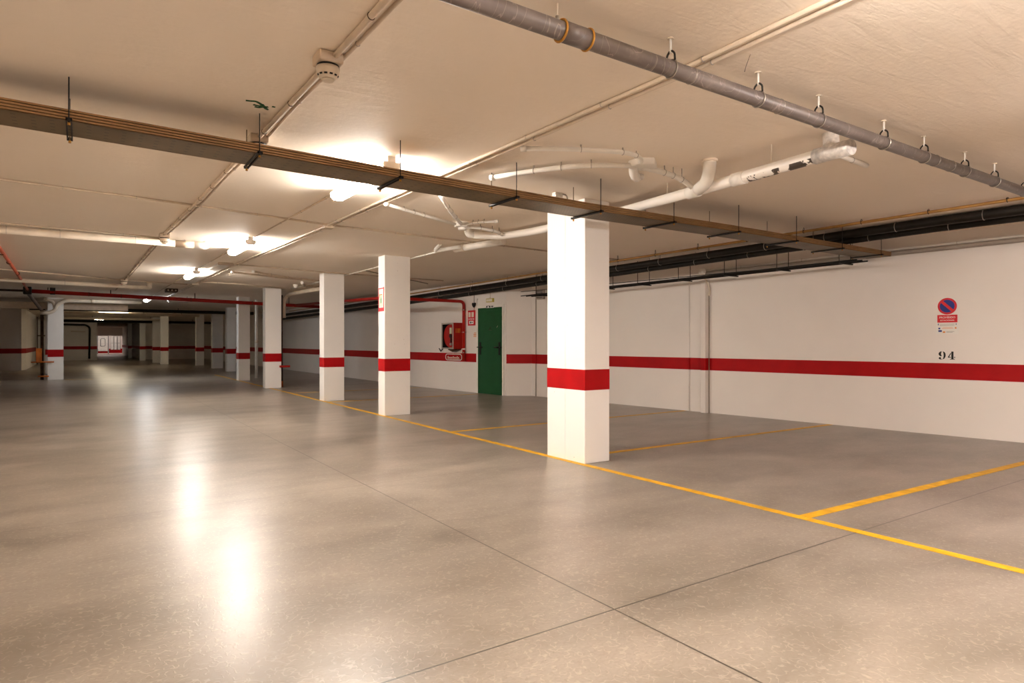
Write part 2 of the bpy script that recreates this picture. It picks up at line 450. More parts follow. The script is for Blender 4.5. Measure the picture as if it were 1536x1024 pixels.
# ------------------------------------------------------------------ lamps
def lamp(label, x, y, mat, L=1.27, along='y', z=HC):
    t = thing('batten_lamp', label, 'lamp', (x, y, z), 'ceiling batten lamps')
    h = L / 2
    MB().box(-.035, -h, -.045, .035, h, 0).build('housing', M['white'], t, .004)
    prof = [(-.062, -.045), (-.068, -.060), (-.064, -.085), (-.045, -.108), (0, -.114), (.045, -.108), (.064, -.085), (.068, -.060), (.062, -.045)]
    n = len(prof)
    def slab(y0, y1, k=1.0):
        b = MB()
        return b.add([(px * k, yy, -.045 + (pz + .045) * k) for yy in (y0, y1) for px, pz in prof], [(q, (q + 1) % n, n + (q + 1) % n, n + q) for q in range(n)] + [tuple(range(n)), tuple(range(2 * n - 1, n - 1, -1))])
    slab(-h + .02, h - .02).build('diffuser', mat, t)['label'] = 'glowing diffuser'
    for s_ in (-1, 1):
        y0, y1 = sorted((s_ * (h - .019), s_ * (h + .004)))
        slab(y0, y1, 1.04).build('end_cap', M['white'], t)
    if z < HC - .01:
        for yy in (-h * .7, h * .7): MB().tube([(0, yy, -.01), (0, yy, HC - z)], .006, 8).build('hanger_rod', M['white'], t)
    if along == 'x': t.rotation_euler = (0, 0, PI / 2)
    return t
lamp('lit batten lamp partly hidden above the cable tray', 2.0, 5.25, M['lamp_warm'])
lamp('lit batten lamp past the end of the thick cream pipe', 1.93, 9.85, M['lamp_warm'])
lamp('lit batten lamp in front of the flat trunking', 1.88, 14.4, M['lamp_warm'])
lamp('glaring lamp peeping out behind the red fire pipe', 1.80, 23.6, M['lamp_cool'])
lamp('lit batten lamp overhead, just out of view behind the lens', 2.0, .35, M['lamp_near'], z=HC - .14)
lamp('added fill lamp over the empty side of the lane, outside the view', -2.6, 1.0, M['lamp_fill'], z=HC - .14)  # unseen lamp added to brighten and warm the ceiling on this side
lamp('added fill lamp over the empty side of the lane, farther along outside the view', -2.9, 6.6, M['lamp_fill'], z=HC - .14)  # second added lamp, carries the extra warm light farther down the lane
lamp('lit batten lamp overhead behind the viewer', 2.0, -4.3, M['lamp_near'])
lamp('lit batten lamp over the parking bays, overhead outside the view', 5.3, .10, M['lamp_bay'], z=HC - .14)
lamp('small lit lamp set crosswise far down the aisle', 1.35, 36.4, M['lamp_dim'], 1.2, 'x')
lamp('tiny lit lamp farthest down the aisle', .97, 46.5, M['lamp_dim'], .5, 'x')
lamp('lamp in the bright stair hall beyond the passage', 2.3, 75.5, M['lamp_room'], 1.6, 'x')

# ------------------------------------------------------------------ main cable tray
XS = [(-3.2, 2.462), (-.35, 2.437), (1.9, 2.400), (3.7, 2.378), (5.6, 2.386), (9.02, 2.372)]
def tz(x):
    for (a, za), (b_, zb) in zip(XS, XS[1:]):
        if a <= x <= b_: return za + (zb - za) * (x - a) / (b_ - a)
    return XS[-1][1]
TY0, TY1 = 4.25, 4.57
tray = thing('cable_tray', 'long brown steel cable tray hung on rods across the whole ceiling', 'cable tray', (0, 0, 0))
def stations(a, b_):
    return [(x, 0, tz(x)) for x in sorted({a, b_} | {x for x, _ in XS if a < x < b_})]
MB().sweep([(TY0, 0), (TY1, 0), (TY1, .003), (TY0, .003)], stations(-3.2, 3.25)).build('tray_floor', M['tray_holes'], tray)['label'] = 'punched steel floor of the tray'
MB().sweep([(TY0, 0), (TY1, 0), (TY1, .003), (TY0, .003)], stations(3.25, 9.02)).build('tray_floor', M['tray_mesh'], tray)['label'] = 'slotted mesh floor of the tray'
for s, y in ((1, TY0), (-1, TY1)):
    side = [(0, 0), (0, .013), (.010, .0145), (.010, .0165), (-.003, .018), (-.003, .029), (.010, .0305), (.010, .0325), (-.003, .034), (-.003, .045), (.010, .0465), (.010, .0485), (-.003, .050), (-.003, .060), (.014, .060), (.014, 0)]
    MB().sweep([(y + s * a, z) for a, z in side], stations(-3.2, 9.02)).build('side_rail', M['tray_side'], tray)
for x in (-2.0, -1.02, -.05, .937, 1.894, 2.90, 3.80, 4.74, 5.73, 6.78, 7.75, 8.7):
    z = tz(x)
    b = MB()
    for q in (-.011, .011): b.box(x + q - .004, TY0 - .05, z - .014, x + q + .004, TY1 + .05, z - .001)
    for q in (TY0 - .05, TY1 + .035): b.box(x - .015, q, z - .016, x + .015, q + .015, z + .001)
    bar = b.build('hanger_bar', M['black'], tray)
    for y in (TY0 - .028, TY1 + .028):
        MB().tube([(x, y, z - .035), (x, y, HC)], .0036, 8).build('threaded_rod', M['black'] if y < 4.4 else M['steel'], bar)
        MB().tube([(x, y, z - .034), (x, y, z - .020)], .008, 6).build('nut', M['brass'], bar)

# ------------------------------------------------------------------ thick grey drain pipe with ring clamps
PYY, PZ, PR = 2.085, 2.514, .038
gp = thing('drain_pipe', 'thick grey drain pipe hung on ring clamps across the top of the view', 'pipe', (0, 0, 0))
MB().tube([(-1.5, PYY, PZ), (7.62, PYY, PZ)], PR, 24).build('pipe', M['greypipe'], gp)
MB().tube([(1.655, PYY, PZ), (1.80, PYY, PZ)], PR + .005, 24).build('sleeve', M['greypipe'], gp)
for x in (1.655, 1.80): MB().ring((x, PYY, PZ), (1, 0, 0), PR + .006, .0055).build('brass_ring', M['brass'], gp)
for x in (2.46, 3.18, 5.3, 5.05): MB().ring((x, PYY, PZ), (1, 0, 0), PR + .001, .002).build('seam_ring', M['zinc'], gp)
for x in (2.318, 2.995, 3.572, 4.33, 4.89, 5.55, 6.106, 6.75):
    cl = MB().ring((x, PYY, PZ), (1, 0, 0), PR + .0035, .0035).build('ring_clamp', M['zinc'], gp)
    b = MB()
    for s in (-1, 1):
        b.tube(rounded([(x, PYY + s * .026, PZ + PR - .006), (x, PYY + s * .024, PZ + PR + .03), (x, PYY + s * .006, PZ + PR + .046)], .012), .005, 8)
    b.build('yoke', M['black'], cl)
    MB().tube([(x, PYY, PZ + PR + .036), (x, PYY, HC)], .0055, 8).build('hanger_rod', M['white'], cl)
    MB().tube([(x, PYY, HC - .006), (x, PYY, HC)], .017, 10).build('ceiling_plate', M['cream'], cl)
st = thing('threaded_stud', 'loose hanging stud above the brass ringed pipe sleeve', 'stud', (1.68, 2.14, HC))
MB().tube([(0, 0, 0), (0, 0, -.06)], .004, 8).build('rod', M['cream'], st)
MB().tube([(0, 0, -.055), (0, 0, -.078)], .009, 8).build('nut', M['zinc'], st)

# ------------------------------------------------------------------ conduits fixed to the ceiling
def conduit(label, pts, r, mat='conduit', step=.75, group='ceiling conduits', strapmat=None, name='conduit', bend=.15):
    t = thing(name, label, 'conduit', (0, 0, 0), group)
    MB().tube(rounded(pts, bend) if len(pts) > 2 else pts, r, 12).build('tube', M[mat], t)
    acc = 0.0; want = step * .5
    P = [Vector(p) for p in pts]
    for a, b_ in zip(P, P[1:]):
        L = (b_ - a).length; d = (b_ - a).normalized()
        while want < acc + L:
            c = a + d * (want - acc)
            if c.y < 20 and c.y > .6:
                sb = MB().ring(c, d, r + .0015, .0025, 16, 6)
                sb.tube([c + Vector((0, 0, r)), (c.x, c.y, HC)], .004, 6)
                sb.build('strap', M[strapmat or 'zinc'], t)
            want += step
        acc += L
    return t
zc = HC - .021
A = [(1.07, -2), (1.065, 3.1), (1.04, 4.8), (1.0, 7.1), (.92, 9.9), (.86, 16.4), (.82, 20.5)]
conduit('thicker conduit of the line joining the smoke detectors', [(x - .014, y, HC - .019) for x, y in A], .015, step=.62, strapmat='rust')
conduit('thin conduit hugging the smoke detector line', [(x + .036 + .008 * math.sin(y * 3), y, HC - .011) for (x, y) in
        [(1.07, -2), (1.065, 2.4), (1.064, 3.1), (1.05, 3.9), (1.04, 4.8), (1.02, 5.9), (1.0, 7.1), (.96, 8.6), (.92, 9.9), (.88, 13), (.86, 16.4)]], .010, step=.9)
B = [(2.60, -2), (2.62, 1.5), (2.64, 2.36), (2.585, 4.58), (2.55, 6.2), (2.53, 7.9), (2.36, 13.2), (2.34, 17.2), (2.30, 24.8)]
conduit('wider of the two pale conduits running side by side past the lamps', [(x - .034, y, HC - .015) for x, y in B], .012, 'cream')
conduit('thinner of the two pale conduits running side by side past the lamps', [(x + .034, y, HC - .014) for x, y in B], .011, 'cream')
conduit('slim conduit feeding the row of lamps', [(2.03, 5.9, HC - .010), (2.0, 7.6, HC - .010), (1.97, 9.2, HC - .010)], .008, step=.8)
conduit('slim conduit feeding the lamp before the trunking', [(1.95, 10.5, HC - .010), (1.90, 13.8, HC - .010)], .008, step=1.2)
conduit('slim conduit running on from the lamp by the trunking', [(1.88, 15.05, HC - .010), (1.83, 23.0, HC - .010)], .010, step=2)
conduit('long crosswise conduit behind the cable tray', [(-4, 6.72, HC - .012), (-.58, 7.16, HC - .012), (.95, 7.37, HC - .012), (2.51, 7.70, HC - .012), (4.44, 7.86, HC - .012), (7.9, 8.15, HC - .012)], .011, step=.6)
conduit('crosswise conduit above the third pillar of the row', [(2.30, 12.55, HC - .012), (4.1, 12.95, HC - .012), (7.0, 13.2, HC - .012)], .012)
conduit('crosswise conduit running toward the pillar with the pipe bracket', [(2.36, 16.6, HC - .012), (3.2, 16.75, HC - .012), (4.5, 17.4, HC - .012)], .018, 'cream')
conduit('crosswise conduit over the thinner cream pipe', [(-4, 15.4, HC - .012), (-1.4, 15.9, HC - .012), (.84, 17.2, HC - .012), (2.2, 17.6, HC - .012)], .012, step=1.0)
conduit('dark crosswise wire behind the thick cream pipe', [(-4, 9.45, HC - .012), (1.0, 9.95, HC - .012)], .008, step=1.0)
conduit('pale conduit along the pillar heads', [(4.66, 8.3, HC - .015), (4.68, 9.9, HC - .015), (4.68, 13.2, HC - .015), (4.68, 17.5, HC - .015)], .013, 'white')
conduit('thin dark conduit in the bay of the hose cabinet', [(4.7, 12.2, HC - .010), (7.05, 14.1, HC - .010)], .008, 'rustline')
conduit('short pale conduit stub past the foil wrapped elbow', [(4.62, 2.62, HC - .02), (5.25, 2.66, HC - .02)], .018, 'white')
conduit('dangling thin wire by the paired conduits', [(2.78, 1.98, HC), (2.80, 2.02, HC - .04), (2.83, 2.05, HC - .05)], .0015, 'rust')
tk = thing('cable_trunking', 'flat pale cable trunking between the paired conduits beyond the second lamp', 'trunking', (0, 0, 0))
MB().prism([(2.08, 12.5), (2.28, 12.5), (2.26, 17.0), (2.06, 17.0)], HC - .035, HC).build('cover', M['white'], tk, .004)
MB().box(2.06, 12.44, HC - .045, 2.30, 12.52, HC).build('end_piece', M['conduit'], tk, .004)
jb = thing('junction_box', 'small junction box where the crosswise conduit meets the paired conduits', 'junction box', (2.52, 7.74, HC))
MB().box(-.06, -.05, -.045, .06, .05, 0).build('case', M['cream'], jb, .008)
MB().box(-.05, -.04, -.050, .05, .04, -.045).build('lid', M['conduit'], jb, .003)
jb = thing('junction_box', 'junction box at the tail end of the flat trunking', 'junction box', (2.3, 17.05, HC))
MB().box(-.08, -.08, -.06, .08, .08, 0).build('case', M['cream'], jb, .008)
MB().box(-.07, -.07, -.066, .07, .07, -.06).build('lid', M['conduit'], jb, .003)
jb = thing('junction_box', 'cluttered junction box over the lane just before the red pipe', 'junction box', (2.05, 19.5, HC))
MB().box(-.14, -.2, -.09, .14, .2, 0).build('case', M['rust'], jb, .01)
for k in range(3): MB().tube([(-.1 + k * .09, -.25, -.05), (-.02 + k * .09, .5, -.05)], .02, 8).build('cable', M['cream'], jb)

# smoke detectors
def detector(label, x, y, s=1.0, dark=False):
    t = thing('smoke_detector', label, 'smoke detector', (x, y, HC), 'smoke detectors on the ceiling')
    MB().box(-.062 * s, -.062 * s, -.055 * s, .062 * s, .062 * s, 0).build('back_box', M['conduit'] if not dark else M['rust'], t, .01)
    MB().lathe((0, 0, 0), [(.054 * s, -.055 * s), (.056 * s, -.060 * s), (.056 * s, -.066 * s)], 28).build('gap_ring', M['ink'], t)
    MB().lathe((0, 0, 0), [(.058 * s, -.066 * s), (.059 * s, -.080 * s), (.054 * s, -.100 * s), (.044 * s, -.116 * s), (.036 * s, -.122 * s)], 28).build('dome', M['cream'], t)
    b = MB()
    for k in range(12):
        q = 2 * PI * k / 12
        c, sn = math.cos(q), math.sin(q)
        b.add([(s * (.0475 * c - .008 * sn), s * (.0475 * sn + .008 * c), -.1125 * s), (s * (.0475 * c + .008 * sn), s * (.0475 * sn - .008 * c), -.1125 * s),
               (s * (.0525 * c + .008 * sn), s * (.0525 * sn - .008 * c), -.1050 * s), (s * (.0525 * c - .008 * sn), s * (.0525 * sn + .008 * c), -.1050 * s)], [(0, 1, 2, 3)])
    b.build('vent_slots', M['ink'], t)
    MB().lathe((0, 0, 0), [(.030 * s, -.120 * s), (.030 * s, -.130 * s), (.026 * s, -.133 * s)], 24).build('cap', M['cream'], t)
    return t
detector('cream smoke detector close overhead on its square back box', 1.03, 3.17, 1.0)
detector('smoke detector half hidden above the cable tray', 1.03, 4.69, 1.0)
detector('smoke detector beside the thick cream pipe', .93, 9.62, 1.0)
detector('small smoke detector over the thinner cream pipe', .83, 17.0, 1.1)
# green spray mark on the ceiling
gm = MB()
for pts, r in (([(.818, 4.04), (.846, 4.035), (.870, 4.02), (.905, 4.05), (.925, 4.08)], .015), ([(.885, 4.115), (.908, 4.12), (.930, 4.09), (.955, 4.075)], .013),
               ([(.870, 4.085), (.90, 4.09), (.928, 4.085), (.962, 4.125)], .013), ([(.972, 4.055), (.990, 4.055)], .013), ([(.91, 4.05), (.93, 4.085), (.955, 4.12)], .017)):
    q = rounded([(x, y, HC - .0005) for x, y in pts], .02)
    gm.tube([(p.x, p.y, HC + r - .005) for p in q], r, 8)
tag(gm.build('paint_mark', M['spray']), 'green sprayed squiggle on the ceiling above the cable tray', 'paint mark')

# ------------------------------------------------------------------ white drains by the big pillar
wp = thing('drain_pipe', 'white drain pipe sloping past the big pillar, flaking at its elbow end', 'pipe', (0, 0, 0))
main = [(4.115, 2.20, 2.478), (4.140, 2.42, 2.480), (4.25, 3.40, 2.484), (4.60, 4.75, 2.560), (4.60, 6.35, 2.575), (4.50, 6.95, 2.590), (4.16, 7.04, 2.592)]
MB().tube(rounded(main, .25, 8), .046, 22).build('pipe', M['flaking'], wp)
d = (Vector(main[2]) - Vector(main[1])).normalized()
for y in (3.10, 3.62):
    c = Vector(main[1]) + d * ((y - 2.42) / d.y) if y < 3.4 else Vector((4.305, 3.62, 2.493))
    MB().tube([c - d * .06, c + d * .06], .051, 22).build('coupling', M['white'], wp)
MB().tube(rounded([(4.25, 3.52, 2.49), (4.17, 3.38, 2.50), (4.12, 3.31, 2.55), (4.12, 3.30, HC)], .06), .050, 20).build('riser', M['white'], wp)
MB().tube([(4.12, 3.30, HC - .02), (4.12, 3.30, HC)], .058, 20).build('riser_collar', M['cream'], wp)
MB().tube([Vector(main[1]) + d * .02, Vector(main[0]) - d * .02], .052, 22).build('foil_sleeve', M['foil'], wp)['label'] = 'silver foil wrapped sleeve'
MB().tube(rounded([(4.15, 2.36, 2.49), (4.27, 2.40, 2.56), (4.29, 2.42, HC)], .05), .052, 18).build('foil_elbow', M['foil'], wp)['label'] = 'silver foil wrapped elbow'
MB().tube(rounded([(4.22, 7.03, 2.592), (4.10, 7.05, 2.592), (4.08, 7.05, HC)], .07), .046, 20).build('end_elbow', M['white'], wp)
for y, x in ((2.8, 4.18), (4.0, 4.405), (5.9, 4.6)):
    MB().tube([(x, y, 2.5), (x, y, HC)], .005, 8).build('hanger_rod', M['cream'], wp)

def branch(label, pts, r, mat='white', cap=True, bend=.3):
    t = thing('branch_pipe', label, 'pipe', (0, 0, 0), 'thin white branch pipes')
    q = rounded(pts, bend, 8)
    MB().tube(q, r, 14).build('pipe', M[mat], t)
    a, b_ = Vector(pts[0]), Vector(pts[1]); d = (b_ - a).normalized()
    if cap: MB().tube([a - d * .012, a + d * .03], r + .005, 14).build('end_cap', M['white'], t)
    n = len(q)
    for i in (n // 4, n // 2, 3 * n // 4):
        c = q[i]; dd = (q[min(i + 1, n - 1)] - q[i - 1]).normalized()
        sb = MB().ring(c, dd, r + .001, .003, 14, 6); sb.tube([c, (c.x, c.y, HC)], .004, 6)
        sb.build('strap', M['zinc'], t)
    return t
zb = HC - .035
branch('white branch pipe curving in from a capped end beside the paired conduits', [(2.66, 3.80, zb), (2.95, 3.61, zb), (3.33, 3.45, zb), (3.52, 3.46, zb), (3.66, 3.60, zb)], .017)
branch('white branch pipe rising from just behind the tray to the trap', [(2.89, 4.58, zb - .01), (3.06, 4.21, zb - .01), (3.29, 3.84, zb - .01), (3.64, 3.64, zb - .01)], .020)
branch('white branch pipe from the trap to the flaking drain', [(3.72, 3.64, zb - .01), (3.95, 3.62, zb - .02), (4.12, 3.60, zb - .05), (4.27, 3.60, 2.52)], .022, cap=False)
tr = thing('drain_trap', 'white wedge shaped trap with an oval mouth where the branch pipes meet', 'drain trap', (3.68, 3.62, HC))
MB().prism([(-.09, -.05), (.02, -.13), (.13, -.05), (.12, .06), (.02, .10), (-.08, .06)], -.055, 0).build('body', M['white'], tr, .01)
b = MB(); b.tube(rounded([(-.02, .06, -.04), (.02, .10, -.085), (.10, .14, -.095)], .05), .036, 18)
b.build('neck', M['white'], tr)
MB().lathe((.11, .145, -.10), [(.052, .03), (.052, 0), (.042, -.006)], 22).build('mouth', M['foil'], tr)
# second cluster, behind the tray
branch('white branch pipe slanting from a capped end behind the tray', [(2.58, 6.10, zb), (3.0, 6.34, zb), (3.76, 6.70, zb)], .017)
branch('double branch pipe dropping from the tray to the second trap', [(2.86, 5.45, zb), (3.15, 5.85, zb), (3.45, 6.25, zb), (3.78, 6.66, zb)], .022, cap=False)
branch('short white branch pipe ending beside the column of drains', [(4.02, 6.25, zb), (3.86, 6.42, zb), (3.80, 6.62, zb)], .015)
branch('white branch pipe dipping from the second trap into the drain', [(3.82, 6.72, zb - .01), (4.05, 6.66, zb - .01), (4.35, 6.72, zb - .03), (4.53, 6.88, 2.59)], .022, cap=False)
tr = thing('drain_trap', 'white trap where the branch pipes meet behind the tray', 'drain trap', (3.80, 6.69, HC))
MB().prism([(-.10, -.05), (.02, -.10), (.10, -.03), (.09, .06), (.0, .09), (-.08, .05)], -.06, 0).build('body', M['white'], tr, .01)
MB().lathe((.02, .03, -.06), [(.05, .02), (.05, -.02), (.04, -.03)], 20).build('mouth', M['white'], tr)
sb_ = thing('drain_pipe', 'short stout white drain stub with a hooked end, beyond the sloping drain', 'pipe', (0, 0, 0))
MB().tube([(4.80, 7.30, 2.60), (4.62, 8.25, 2.60)], .048, 20).build('pipe', M['white'], sb_)
MB().tube(rounded([(4.56, 8.10, 2.60), (4.45, 8.45, 2.59), (4.35, 8.48, 2.57), (4.36, 8.40, 2.62), (4.38, 8.36, HC)], .06), .028, 14).build('hook', M['white'], sb_)
MB().tube([(4.65, 8.10, 2.60), (4.61, 8.32, 2.60)], .053, 20).build('coupling', M['cream'], sb_)
# third cluster, far
branch('cream branch pipe from a capped end beside the trunking', [(2.52, 13.75, zb), (3.29, 14.18, zb), (4.11, 14.55, zb)], .020, 'conduit')
branch('cream branch pipe bowed above the pillar with the bracket', [(2.85, 13.4, zb), (3.3, 13.9, zb), (4.0, 14.4, zb), (4.9, 14.6, zb)], .020, 'conduit')
branch('far branch pipe bending to the wall side of the pillars', [(4.35, 15.3, zb), (4.65, 16.2, zb), (5.2, 16.3, zb)], .03, 'cream')
fp = thing('drain_pipe', 'cream drain pipe behind the head of the pillar with the bracket', 'pipe', (0, 0, 0))
MB().tube(rounded([(5.05, 15.9, 2.58), (4.85, 18.3, 2.56), (4.72, 18.35, 2.4), (4.72, 18.35, 1.9)], .2), .05, 16).build('pipe', M['cream'], fp)
MB().lathe((4.45, 16.2, HC), [(.06, 0), (.06, -.05), (.03, -.09)], 16).build('inlet', M['white'], fp)
# clamp bracket at the head of the big pillar
cb = thing('wall_bracket', 'small white bracket peeping over the tray at the head of the big pillar', 'bracket', (3.86, 4.86, HC))
MB().box(-.09, -.03, -.05, 0, .03, 0).build('block', M['white'], cb, .006)
MB().tube(rounded([(0, 0, -.09), (0, 0, -.008), (.075, 0, -.008), (.085, 0, -.09)], .03), .008, 10).build('loop', M['zinc'], cb)

# ------------------------------------------------------------------ thick cream pipes crossing the lane
lp = thing('drain_pipe', 'thick cream pipe crossing the lane and ending in a white elbow', 'pipe', (0, 0, 0))
MB().tube([(-5, 9.98, 2.605), (1.38, 10.02, 2.597)], .046, 22).build('pipe', M['cream'], lp)
MB().tube([(1.10, 10.02, 2.597), (1.34, 10.02, 2.597)], .049, 22).build('worn_sleeve', M['conduit'], lp)
MB().tube(rounded([(1.34, 10.02, 2.597), (1.49, 10.02, 2.597), (1.52, 10.02, HC)], .06), .052, 22).build('end_elbow', M['white'], lp)
for x in (-2.0, -.75, -.21, .62, 1.22):
    cl = MB().ring((x, 10.0, 2.601), (1, 0, 0), .048, .003, 24, 6).build('clamp', M['zinc'], lp)
    MB().tube([(x, 10.0, 2.645), (x, 10.0, HC)], .005, 8).build('hanger_rod', M['cream'], cl)
lp = thing('drain_pipe', 'thinner cream pipe with an upturned stub, crossing the lane near the red pipe', 'pipe', (0, 0, 0))
MB().tube([(-5, 17.5, 2.585), (-1.4, 17.5, 2.565), (1.40, 17.5, 2.520)], .046, 20).build('pipe', M['cream'], lp)
MB().tube([(1.37, 17.5, 2.50), (1.37, 17.5, HC)], .06, 18).build('stub', M['cream'], lp)
for x in (-2.2, -.28, .8):
    cl = MB().ring((x, 17.5, 2.55), (1, 0, 0), .048, .004, 22, 6).build('clamp', M['zinc'], lp)
    MB().tube([(x, 17.5, 2.6), (x, 17.5, HC)], .006, 8).build('hanger_rod', M['cream'], cl)

# ------------------------------------------------------------------ fire pipes
def rz(x): return 2.525 - .0235 * x
fr = thing('fire_pipe', 'long red fire main crossing the lane and passing behind the pillars', 'pipe', (0, 0, 0))
MB().tube([(-1.15, 20.8, rz(-1.15)), (3.9, 20.8, rz(3.9)), (6.5, 20.8, rz(6.5))], .052, 16).build('pipe', M['redpipe'], fr)
MB().tube([(-5, 20.8, 2.545), (-1.2, 20.8, rz(-1.2))], .028, 12).build('dark_end', M['rust'], fr)
for x in (-.55, .2, .95, 2.7, 4.4): MB().ring((x, 20.8, rz(x)), (1, 0, 0), .055, .008, 18, 6).build('pipe_joint', M['rust'], fr)
for x in (-.7, .7, 2.8, 5.5): MB().tube([(x, 20.8, rz(x) + .02), (x, 20.8, HC)], .012, 8).build('hanger_rod', M['rust'], fr)
MB().box(-.66, 20.76, 2.48, -.54, 20.86, HC).build('hanger_block', M['black'], fr, .01)
fb = thing('fire_pipe', 'orange red sprinkler pipe running lengthwise to meet the fire main', 'pipe', (0, 0, 0))
MB().tube([(-.98, 5, 2.61), (-.98, 12, 2.605), (-1.04, 16, 2.595), (-1.12, 20.75, 2.575)], .026, 14).build('pipe', M['orangepipe'], fb)
for y in (12.6, 14.0, 16.2, 18.0): MB().ring((-1.0 - .009 * max(0, y - 12), y, 2.598), (0, 1, 0), .028, .008, 16, 6).build('pipe_joint', M['rust'], fb)
MB().tube(rounded([(-1.13, 20.6, 2.56), (-1.14, 21.2, 2.52), (-1.02, 25.4, 2.24), (-.98, 26.2, 2.15)], .2), .045, 14).build('dark_drop', M['rust'], fb)
MB().box(-1.22, 20.7, 2.46, -1.04, 20.9, HC).build('hanger_block', M['black'], fb, .02)
# hose reel feed pipe along the door wall
hp = thing('fire_pipe', 'red feed pipe coming over from the lane and dropping to the hose cabinet', 'pipe', (0, 0, 0))
xw = dx(13.72) - .05
MB().tube(rounded([(5.7, 20.7, 2.40), (5.72, 13.72, 2.23), (xw, 13.72, 2.225), (xw, 13.72, .76)], .12, 8), .038, 16).build('pipe', M['redpipe'], hp)
for z in (2.0, 1.45, .95):
    MB().box(xw - .035, 13.685, z, xw + .05, 13.755, z + .03).build('clip', M['zinc'], hp, .003)
MB().tube([(xw - .02, 13.64, 1.05), (xw - .02, 13.76, 1.05)], .02, 10).build('valve', M['white'], hp)

# ------------------------------------------------------------------ dark pipes along the long wall
def dkp(label, a, zs, r, mat, group, rings):
    t = thing('drain_pipe', label, 'pipe', (0, 0, 0), group)
    pts = [(a - .045 * y, y, z) for y, z in zs]
    MB().tube(pts, r, 20).build('pipe', M[mat], t)
    def zat(y):
        for (y0, z0), (y1, z1) in zip(zs, zs[1:]):
            if y0 <= y <= y1: return z0 + (z1 - z0) * (y - y0) / (y1 - y0)
        return zs[-1][1]
    for y in rings:
        x, z = a - .045 * y, zat(y)
        cl = MB().ring((x, y, z), (-.045, 1, 0), r + .002, .004, 22, 6).build('clamp', M['zinc'], t)
        MB().tube([(x, y, z + r), (x, y, HC)], .005, 8).build('hanger_rod', M['zinc'], cl)
    return t
ys = [1.2, 2.1, 2.87, 3.75, 4.6, 5.45, 6.4, 7.35, 8.3, 9.3, 10.4, 11.6, 13.0, 14.5]
dkp('upper thick black pipe under the copper line along the long wall', 8.25, [(-5, 2.60), (3.4, 2.60), (8.4, 2.530), (10.3, 2.52), (16, 2.44), (30, 2.33)], .054, 'dark', 'black pipes along the wall', ys)
dkp('lower thick black pipe on the wall side of its twin', 8.44, [(-5, 2.56), (3.4, 2.552), (8.6, 2.462), (10.5, 2.45), (16, 2.34), (30, 2.20)], .046, 'dark', 'black pipes along the wall', [y + .4 for y in ys])
cp = thing('gas_pipe', 'slim copper pipe hugging the ceiling beside the thick black pipes', 'pipe', (0, 0, 0))
def bx_(y): return 7.75 - .045 * y
zs = [(-5, 2.634), (2.4, 2.630), (3.8, 2.620), (5.5, 2.600), (8, 2.570), (15, 2.47), (25, 2.40)]
MB().tube([(bx_(y), y, z) for y, z in zs], .017, 12).build('pipe', M['brown'], cp)
for y, z in ((2.5, 2.63), (3.2, 2.625), (3.9, 2.62), (4.6, 2.61), (5.4, 2.60), (6.2, 2.59), (7.0, 2.58), (7.8, 2.572)):
    b = MB().ring((bx_(y), y, z), (-.045, 1, 0), .019, .004, 16, 6)
    for s in (-1, 1): b.tube([(bx_(y), y + s * .012, z + .015), (bx_(y), y + s * .002, HC)], .003, 6)
    b.build('clamp', M['black'], cp)
# second cable tray: thin black wire tray by the wall
tw = thing('cable_tray', 'thin black wire tray hanging close along the long wall', 'cable tray', (0, 0, 0))
def t2(y): return 9.12 - .11 * y, 2.40 - .0165 * y
for off in (0, .14, .28):
    MB().tube([(t2(y)[0] + off, y, t2(y)[1]) for y in (4.5, 8, 11.3)], .010, 8).build('wire_rail', M['black'], tw)
MB().prism([(t2(4.5)[0] + .003, 4.5), (t2(4.5)[0] - .003, 4.5), (t2(11.3)[0] - .003, 11.3), (t2(11.3)[0] + .003, 11.3)], 2.30, 2.312).build('side_strip', M['black'], tw)
for y in (4.72, 5.6, 6.45, 7.3, 8.15, 9.0, 9.9, 10.8):
    x, z = t2(y)
    bar = MB().box(x - .03, y - .014, z - .03, min(x + .32, wx(y) - .01), y + .014, z - .012).build('hanger_bar', M['black'], tw)
    MB().tube([(x - .015, y, z - .03), (x - .015, y, HC)], .0055, 8).build('threaded_rod', M['black'], bar)
    MB().tube([(x + .28, y, z - .03), (x + .28, y, HC)], .0055, 8).build('threaded_rod', M['black'], bar)
# pale conduits on the long wall, the downpipe and its vent head
def wallrun(label, off, zs, r, mat):
    t = thing('conduit', label, 'conduit', (0, 0, 0), 'pale conduits along the head of the long wall')
    MB().tube([(wx(y) - off, y, z) for y, z in zs], r, 14).build('tube', M[mat], t)
    for y in (1.5, 2.6, 3.6, 4.6, 5.6, 6.6):
        z = zs[0][1] + (zs[-1][1] - zs[0][1]) * (y - zs[0][0]) / (zs[-1][0] - zs[0][0])
        MB().ring((wx(y) - off, y, z), (-.11, 1, 0), r + .001, .003, 16, 6).build('strap', M['zinc'], t)
wallrun('upper pale conduit fixed along the head of the long wall', .05, [(-5, 2.60), (7.25, 2.455)], .018, 'white')
wallrun('lower pale duct fixed along the head of the long wall', .06, [(-5, 2.55), (7.25, 2.405)], .030, 'duct')
dp = thing('downpipe', 'square white downpipe on the long wall, its foot banded red', 'pipe', (0, 0, 0))
yc = 7.29; xc = wx(yc)
MB().prism([(xc - .09, yc - .05), (xc + .01, yc - .055), (xc + .01, yc + .055), (xc - .085, yc + .05)], 0, 2.30).build('pipe', M['wall'], dp, .004)
MB().prism([(xc - .093, yc - .053), (xc - .001, yc - .058), (xc - .001, yc + .058), (xc - .088, yc + .053)], Z0, Z1).build('painted_band', M['red'], dp)['label'] = 'red painted band'
